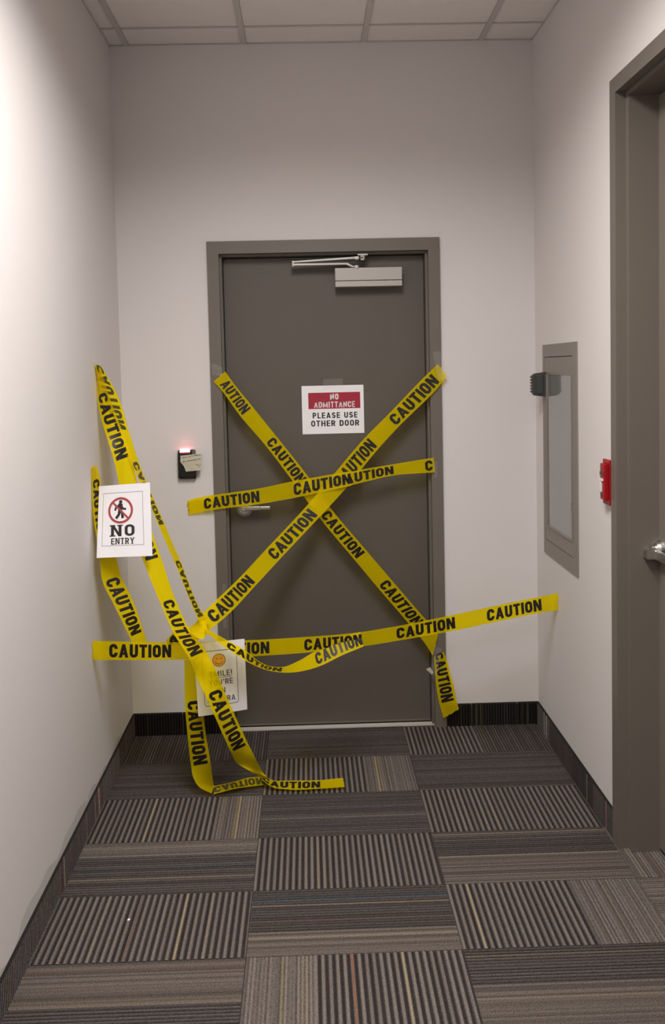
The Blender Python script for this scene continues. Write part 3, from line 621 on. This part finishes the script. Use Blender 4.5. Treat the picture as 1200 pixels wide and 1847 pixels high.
# ---------------------------------------------------------------- caution tape
TAPE_DATA = {
 'D': ([(-0.8221, 3.155, 0.6539, -0.8221, 3.155, 0.5823),
   (-0.7616, 3.164, 0.648, -0.7643, 3.164, 0.5762),
   (-0.5385, 3.2132, 0.6213, -0.5407, 3.2132, 0.5536),
   (-0.3969, 3.2435, 0.6105, -0.3989, 3.2435, 0.5444),
   (-0.1692, 3.2909, 0.5973, -0.1709, 3.2909, 0.5334),
   (-0.0328, 3.3185, 0.5933, -0.0343, 3.3185, 0.53),
   (0.1956, 3.3637, 0.5926, 0.1966, 3.3637, 0.5339),
   (0.3388, 3.3914, 0.6036, 0.34, 3.3914, 0.5433),
   (0.5831, 3.4375, 0.6309, 0.5867, 3.4375, 0.5651),
   (0.7209, 3.4629, 0.6486, 0.7235, 3.4629, 0.5811),
   (0.9585, 3.506, 0.6766, 0.9626, 3.506, 0.6083),
   (1.0125, 3.515, 0.6833, 1.0142, 3.515, 0.6125),
   (1.0281, 3.5, 0.6915, 1.0281, 3.5, 0.6198)],
  [('CAUTION', 1, 2), ('CAUTION', 3, 4), ('CAUTION', 5, 6), ('CAUTION', 7, 8), ('CAUTION', 9, 10)]),
 'A': ([(-0.3623, 3.803, 1.6513, -0.4152, 3.803, 1.6059),
   (-0.3412, 3.803, 1.6189, -0.3938, 3.803, 1.5832),
   (-0.2415, 3.8, 1.4861, -0.2967, 3.8, 1.4455),
   (-0.1437, 3.797, 1.358, -0.1941, 3.797, 1.3196),
   (-0.0003, 3.794, 1.1661, -0.0556, 3.794, 1.1276),
   (0.0956, 3.794, 1.0239, 0.0402, 3.794, 0.9878),
   (0.2533, 3.797, 0.8259, 0.1976, 3.797, 0.7871),
   (0.3537, 3.8, 0.7013, 0.2953, 3.8, 0.6624),
   (0.5137, 3.802, 0.5057, 0.4551, 3.802, 0.4641),
   (0.5534, 3.803, 0.4609, 0.5169, 3.803, 0.3828),
   (0.5706, 3.803, 0.4297, 0.5463, 3.803, 0.3307)],
  [('AUTION', 1, 2), ('CAUTION', 3, 4), ('CAUTION', 5, 6), ('CAUTION', 7, 8)]),
 'A2': ([(0.5914, 3.806, 0.3565, 0.5494, 3.806, 0.3373),
   (0.6094, 3.805, 0.3076, 0.551, 3.805, 0.2888),
   (0.621, 3.803, 0.2566, 0.5538, 3.803, 0.2433),
   (0.6349, 3.8, 0.2033, 0.5588, 3.8, 0.1877),
   (0.6469, 3.795, 0.1329, 0.5695, 3.795, 0.1173),
   (0.6592, 3.79, 0.0856, 0.5879, 3.79, 0.0441)],
  [('CAUTION', 0, 4)]),
 'B': ([(-0.5632, 3.235, 0.6204, -0.5489, 3.235, 0.6026),
   (-0.5208, 3.23, 0.6638, -0.5057, 3.23, 0.6073),
   (-0.4725, 3.22, 0.6741, -0.4553, 3.22, 0.6177),
   (-0.4159, 3.27, 0.7203, -0.3747, 3.27, 0.6647),
   (-0.2756, 3.5, 0.8134, -0.2242, 3.5, 0.7655),
   (-0.1938, 3.6, 0.8826, -0.1433, 3.6, 0.8311),
   (-0.0156, 3.74, 1.043, 0.0445, 3.74, 0.997),
   (0.1059, 3.778, 1.1728, 0.1613, 3.778, 1.1118),
   (0.2604, 3.785, 1.344, 0.3162, 3.785, 1.2907),
   (0.3514, 3.79, 1.4305, 0.4024, 3.79, 1.3798),
   (0.549, 3.8, 1.6231, 0.6002, 3.8, 1.5701),
   (0.5921, 3.803, 1.6616, 0.6285, 3.803, 1.6064)],
  [('A', 0, 1), ('CAUTION', 3, 4), ('CAUTION', 5, 6), ('CAUTION', 7, 8), ('CAUTION', 9, 10)]),
 'KN': ([(-0.4716, 3.226, 0.6636, -0.4532, 3.154, 0.6726),
   (-0.4427, 3.2045, 0.6865, -0.4285, 3.1355, 0.6609),
   (-0.4176, 3.192, 0.7044, -0.4084, 3.138, 0.6532),
   (-0.4056, 3.2138, 0.7018, -0.3903, 3.1462, 0.6732)],
  []),
 'C1': ([(-0.5545, 3.818, 1.0697, -0.5515, 3.818, 1.0094),
   (-0.5116, 3.815, 1.0815, -0.5112, 3.815, 1.0139),
   (-0.4733, 3.808, 1.0891, -0.4704, 3.808, 1.0227),
   (-0.2243, 3.8, 1.1212, -0.2212, 3.8, 1.0512),
   (-0.0698, 3.786, 1.1515, -0.0667, 3.786, 1.0768),
   (0.0809, 3.762, 1.1779, 0.0843, 3.762, 1.1086),
   (0.1844, 3.762, 1.1925, 0.188, 3.762, 1.1282)],
  [('CAUTION', 2, 3), ('CAUTION', 4, 6)]),
 'C2': ([(0.1154, 3.766, 1.1765, 0.1214, 3.766, 1.1145),
   (0.242, 3.775, 1.1982, 0.2457, 3.775, 1.1411),
   (0.3766, 3.785, 1.216, 0.3807, 3.785, 1.1662),
   (0.5199, 3.797, 1.2347, 0.5239, 3.797, 1.1723),
   (0.5555, 3.802, 1.2383, 0.557, 3.802, 1.1733),
   (0.5657, 3.803, 1.2392, 0.5697, 3.803, 1.1754)],
  [('CAUTION', 0, 2), ('C', 3, 4)]),
 'H': ([(-0.4325, 3.2393, 0.5457, -0.4878, 3.1907, 0.5598),
   (-0.432, 3.246, 0.3799, -0.4929, 3.204, 0.3919),
   (-0.4228, 3.2573, 0.2322, -0.4887, 3.2227, 0.2408),
   (-0.4079, 3.25, 0.1292, -0.4835, 3.25, 0.1184),
   (-0.4063, 3.2763, 0.0633, -0.4734, 3.2437, 0.0704),
   (-0.4042, 3.3005, 0.012, -0.4398, 3.2395, 0.0294),
   (-0.4028, 3.3018, 0.012, -0.4053, 3.2342, 0.0155)],
  [('CAUTION', 1, 3)]),
 'H2': ([(-0.3967, 3.2332, 0.0135, -0.405, 3.3028, 0.012),
   (-0.3145, 3.2542, 0.0222, -0.334, 3.3258, 0.012),
   (-0.2627, 3.283, 0.0128, -0.2743, 3.357, 0.0128),
   (-0.2001, 3.2943, 0.012, -0.2173, 3.3657, 0.012)],
  [('CAUTION', 0, 3)]),
 'E1': ([(-0.7961, 3.3295, 1.6763, -0.8221, 3.3905, 1.671),
   (-0.7701, 3.3217, 1.5793, -0.8221, 3.3683, 1.5643),
   (-0.6939, 3.3441, 1.3254, -0.7485, 3.2959, 1.308),
   (-0.6586, 3.3238, 1.1724, -0.7155, 3.2762, 1.1616),
   (-0.5782, 3.274, 0.9387, -0.6354, 3.226, 0.9317),
   (-0.522, 3.2296, 0.7865, -0.5678, 3.1704, 0.7869),
   (-0.4563, 3.1904, 0.6613, -0.511, 3.1396, 0.6683),
   (-0.4035, 3.1695, 0.5985, -0.4595, 3.1205, 0.5894),
   (-0.3648, 3.14, 0.5356, -0.4358, 3.14, 0.5083),
   (-0.3422, 3.1605, 0.4597, -0.4042, 3.1195, 0.4498),
   (-0.2557, 3.1997, 0.2217, -0.3182, 3.1603, 0.2092),
   (-0.2288, 3.215, 0.1529, -0.3036, 3.215, 0.1422),
   (-0.2071, 3.288, 0.0644, -0.2464, 3.232, 0.095),
   (-0.1869, 3.2692, 0.0528, -0.2127, 3.3308, 0.019)],
  [('CAUTION', 1, 2), ('CAUTION', 3, 4), ('CAUTION', 5, 7), ('CAUTION', 9, 10)]),
 'E3': ([(-0.2066, 3.3462, 0.0272, -0.2134, 3.2738, 0.0448),
   (-0.1778, 3.337, 0.012, -0.1788, 3.263, 0.0222),
   (-0.1114, 3.3268, 0.012, -0.1116, 3.2532, 0.012),
   (-0.0452, 3.3215, 0.012, -0.0468, 3.2485, 0.012),
   (0.0167, 3.3215, 0.012, 0.0159, 3.2485, 0.012),
   (0.1101, 3.3312, 0.012, 0.1138, 3.2588, 0.012)],
  [('CAUTION', 0, 4)]),
 'E2': ([(-0.8221, 3.3489, 1.6878, -0.8114, 3.4211, 1.677),
   (-0.8051, 3.376, 1.557, -0.7487, 3.424, 1.5453),
   (-0.7656, 3.3637, 1.4345, -0.7141, 3.4163, 1.4208),
   (-0.6906, 3.3234, 1.2993, -0.6749, 3.3966, 1.2975),
   (-0.5807, 3.2632, 1.0637, -0.5698, 3.3368, 1.0543),
   (-0.5212, 3.2338, 0.9289, -0.5091, 3.3062, 0.9144),
   (-0.4334, 3.1892, 0.7206, -0.4152, 3.2608, 0.7077),
   (-0.4174, 3.1706, 0.6939, -0.39, 3.2394, 0.683)],
  [('CAUTION', 0, 2), ('CAUTION', 3, 4), ('CAUTION', 5, 6)]),
 'F': ([(-0.4078, 3.1917, 0.6808, -0.3968, 3.1183, 0.6904),
   (-0.3578, 3.1674, 0.6593, -0.358, 3.0926, 0.6642),
   (-0.3164, 3.1624, 0.6363, -0.3178, 3.0876, 0.6336),
   (-0.2576, 3.1671, 0.5992, -0.2586, 3.0929, 0.5886),
   (-0.2045, 3.1972, 0.5426, -0.2105, 3.1228, 0.5497),
   (-0.1729, 3.2269, 0.514, -0.1776, 3.1531, 0.5253),
   (-0.1188, 3.2573, 0.4973, -0.1229, 3.1827, 0.5024),
   (-0.061, 3.2966, 0.5038, -0.0607, 3.2234, 0.488),
   (0.0029, 3.3313, 0.5279, 0.0166, 3.2687, 0.4892),
   (0.1063, 3.3625, 0.5708, 0.125, 3.3075, 0.5234),
   (0.1926, 3.3896, 0.5846, 0.201, 3.3258, 0.5462)],
  [('CAUTION', 2, 6), ('CAUTION', 8, 10)]),
 'G': ([(-0.8221, 3.3123, 1.3017, -0.8214, 3.2377, 1.3013),
   (-0.8088, 3.3069, 1.2458, -0.8215, 3.2331, 1.2428),
   (-0.7968, 3.291, 1.1227, -0.8171, 3.219, 1.1266),
   (-0.7758, 3.2748, 1.013, -0.8034, 3.2052, 1.0149),
   (-0.7472, 3.259, 0.9445, -0.7946, 3.201, 0.9438),
   (-0.728, 3.2471, 0.8758, -0.7876, 3.2029, 0.8649),
   (-0.6927, 3.2466, 0.7954, -0.7531, 3.2034, 0.7853),
   (-0.6507, 3.2565, 0.6551, -0.6911, 3.1935, 0.6524),
   (-0.6408, 3.2635, 0.6091, -0.6743, 3.1965, 0.6104),
   (-0.6356, 3.2641, 0.5783, -0.6645, 3.1959, 0.589)],
  [('CAUTION', 1, 3), ('CAUTION', 5, 7)]),
}

class Ribbon:
    """a strip of film between an upper and a lower edge, both smooth curves through known stations"""
    def __init__(self, st, seed=0, wr=.0012):
        self.P = [(Vector(s[:3]), Vector(s[3:])) for s in st]; self.seed = seed; self.wr = wr
        c = [(a+b)/2 for a, b in self.P]; self.s = [0.0]
        for i in range(1, len(c)): self.s.append(self.s[-1] + max(1e-4, (c[i]-c[i-1]).length))
        self.L = self.s[-1]; n = len(c); s = self.s; self.M = []
        for k in (0, 1):
            m = []
            for i in range(n):
                def sl(a, b): return (self.P[b][k]-self.P[a][k])/(s[b]-s[a])
                if i == 0: m.append(sl(0, 1))
                elif i == n-1: m.append(sl(n-2, n-1))
                else:
                    h0, h1 = s[i]-s[i-1], s[i+1]-s[i]
                    m.append((sl(i-1, i)*h1 + sl(i, i+1)*h0)/(h0+h1))
            self.M.append(m)
    def edge(self, x, k):
        s = self.s; x = min(max(x, 0), self.L); i = 0
        while i < len(s)-2 and s[i+1] < x: i += 1
        h = s[i+1]-s[i]; t = (x-s[i])/h
        return (self.P[i][k]*(2*t**3-3*t**2+1) + self.M[k][i]*h*(t**3-2*t**2+t) + self.P[i+1][k]*(-2*t**3+3*t**2) + self.M[k][i+1]*h*(t**3-t**2))
    def f(self, x, v, off=0.0):
        """v = 0 at the lower edge, 1 at the upper edge"""
        u, l = self.edge(x, 0), self.edge(x, 1)
        d = self.edge(x+.002, 0)+self.edge(x+.002, 1)-self.edge(x-.002, 0)-self.edge(x-.002, 1)
        n = d.cross(u-l)
        n = n.normalized() if n.length > 1e-9 else Vector((0, -1, 0))
        w = self.wr*(noise.noise((x*11, v*1.2, self.seed*3.1)) + .6*noise.noise((x*4, v*3.5, self.seed*1.7+9)))
        return l + (u-l)*v + n*(w+off)
    def film(self, torn=(0, 0), nv=8):
        bm = bmesh.new(); n = max(6, int(self.L/.009)); g = []
        for i in range(n+1):
            row = []
            for j in range(nv+1):
                x = self.L*i/n
                if i == 0 and torn[0]: x += torn[0]*(.5+.5*noise.noise((j*.9, self.seed, 1)))
                if i == n and torn[1]: x -= torn[1]*(.5+.5*noise.noise((j*.9, self.seed, 5)))
                row.append(bm.verts.new(self.f(x, j/nv)))
            g.append(row)
        for i in range(n):
            for j in range(nv): bm.faces.new((g[i][j], g[i+1][j], g[i+1][j+1], g[i][j+1]))
        return bm
def tape(key, name_label, seed, torn=(0, 0), wr=.0012, extra=None, root=None):
    st, words = TAPE_DATA[key]; rb = Ribbon(st, seed, wr)
    if root is None:
        root = empty('caution_tape', tuple((rb.f(rb.L/2, 0)))); tag(root, name_label, 'caution tape', 'yellow caution tapes')
    link('tape_film', rb.film(torn), FILM, root, smooth=True)
    for txt, i0, i1 in words:
        bm = bmesh.new(); q, w = text_quads(txt, .235, .085)
        a, b = rb.s[i0], rb.s[i1]
        lay(bm, [[(a + p[0]/w*(b-a), .14 + p[1]*.72) for p in k] for k in q], lambda s, v: rb.f(s, v, .0005), .03)
        n0 = len(bm.faces)
        lay(bm, [[(a + p[0]/w*(b-a), .14 + p[1]*.72) for p in k] for k in q], lambda s, v: rb.f(s, v, -.0005), .03)
        bm.faces.ensure_lookup_table()
        for fc_ in bm.faces[n0:]: fc_.material_index = 1
        link('printed_word', bm, [TAPEINK, TAPEBACK], root, smooth=True)
    return root
G = 'yellow caution tapes'
def done(r): base(r); return r
done(tape('D', 'long yellow caution tape stretched low across the corridor from left wall to right wall', 1))
done(tape('A', 'yellow caution tape running from the upper left door frame down to the lower right frame', 2, (.01, .008)))
done(tape('A2', 'short yellow caution tape piece hanging over the lower right foot of the door frame', 3, (.012, .012)))
r = tape('B', 'yellow caution tape running from the upper right door frame down left to the knot', 4, (0, .01)); tape('KN', '', 9, wr=.006, root=r); done(r)
done(tape('C1', 'nearly level yellow caution tape over the lever handle, stuck to the wall on its left', 5, (.02, 0), .003))
done(tape('C2', 'short yellow caution tape continuing the level one to the right door frame', 6, (0, .006)))
done(tape('G', 'outer left yellow caution tape hanging behind the NO ENTRY notice', 7, (.012, 0)))
r = tape('E1', 'yellow caution tape falling from high on the left wall across the smiling notice', 8, (0, 0)); tape('E3', '', 18, (0, .004), .002, root=r); done(r)
done(tape('E2', 'narrow reversed yellow caution tape with backwards lettering, slanting down to the knot', 10))
done(tape('F', 'slack yellow caution tape sagging from the knot to the long low tape', 11))
r = tape('H', 'yellow caution tape hanging straight down from the low tape and folding onto the carpet', 12); tape('H2', '', 13, (0, .01), .002, root=r); done(r)

# ---------------------------------------------------------------- clear sticky tape, crumpled film
def clear_piece(pts, seed, label, amp=.004, mat_=None):
    random.seed(seed); bm = bmesh.new(); TL, TR, BR, BL = [Vector(p) for p in pts]; n = 7; g = []
    nn = (TR-TL).cross(TL-BL).normalized()
    for i in range(n+1):
        row = []
        for j in range(n+1):
            u, v = i/n, j/n; p = (BL*(1-u)+BR*u)*(1-v)+(TL*(1-u)+TR*u)*v
            row.append(bm.verts.new(p + nn*random.uniform(0, amp)))
        g.append(row)
    for i in range(n):
        for j in range(n): bm.faces.new((g[i][j], g[i+1][j], g[i+1][j+1], g[i][j+1]))
    o = link('sticky_tape', bm, mat_ or CLEAR); tag(o, label, 'sticky tape', 'clear sticky tape pieces'); return o
clear_piece([(-.418, 3.801, 1.682), (-.372, 3.801, 1.668), (-.372, 3.800, 1.625), (-.415, 3.800, 1.632)], 1, 'crumpled clear sticky tape at the upper left end of the diagonal tape')
clear_piece([(.565, 3.800, 1.712), (.600, 3.800, 1.715), (.640, 3.798, 1.575), (.585, 3.798, 1.590)], 2, 'crumpled clear sticky tape at the upper right end of the diagonal tape')
clear_piece([(.560, 3.801, 1.222), (.577, 3.801, 1.222), (.577, 3.801, 1.148), (.562, 3.801, 1.148)], 3, 'clear sticky tape at the right end of the level tape', .003)
clear_piece([(.546, 3.799, .385), (.584, 3.799, .370), (.560, 3.799, .240), (.535, 3.799, .260)], 4, 'crumpled clear sticky tape where two tapes meet low on the right frame', .007)
clear_piece([(.510, 3.796, .278), (.530, 3.799, .285), (.545, 3.799, .262), (.538, 3.799, .250)], 6, 'small torn whitish scrap stuck low on the right door frame', .002, CREAM)
clear_piece([(-.402, 3.809, .690), (-.386, 3.809, .690), (-.386, 3.809, .490), (-.402, 3.809, .490)], 5, 'narrow upright clear sticky tape strip on the left door frame', .0015)
clear_piece([(.075, LEAF_Y-.0035, 1.600), (.165, LEAF_Y-.0035, 1.603), (.165, LEAF_Y-.004, 1.556), (.075, LEAF_Y-.004, 1.555)], 7, 'clear sticky tape over the top edge of the NO ADMITTANCE notice', .0015)
# crumb on the carpet
bm = bmesh.new(); prism(bm, [(-.579, 2.498), (-.573, 2.497), (-.570, 2.503), (-.575, 2.506)], 'Z', .0002, .0035)
o = link('paper_crumb', bm, PAPER); tag(o, 'tiny white paper crumb lying on the carpet at left', 'crumb')
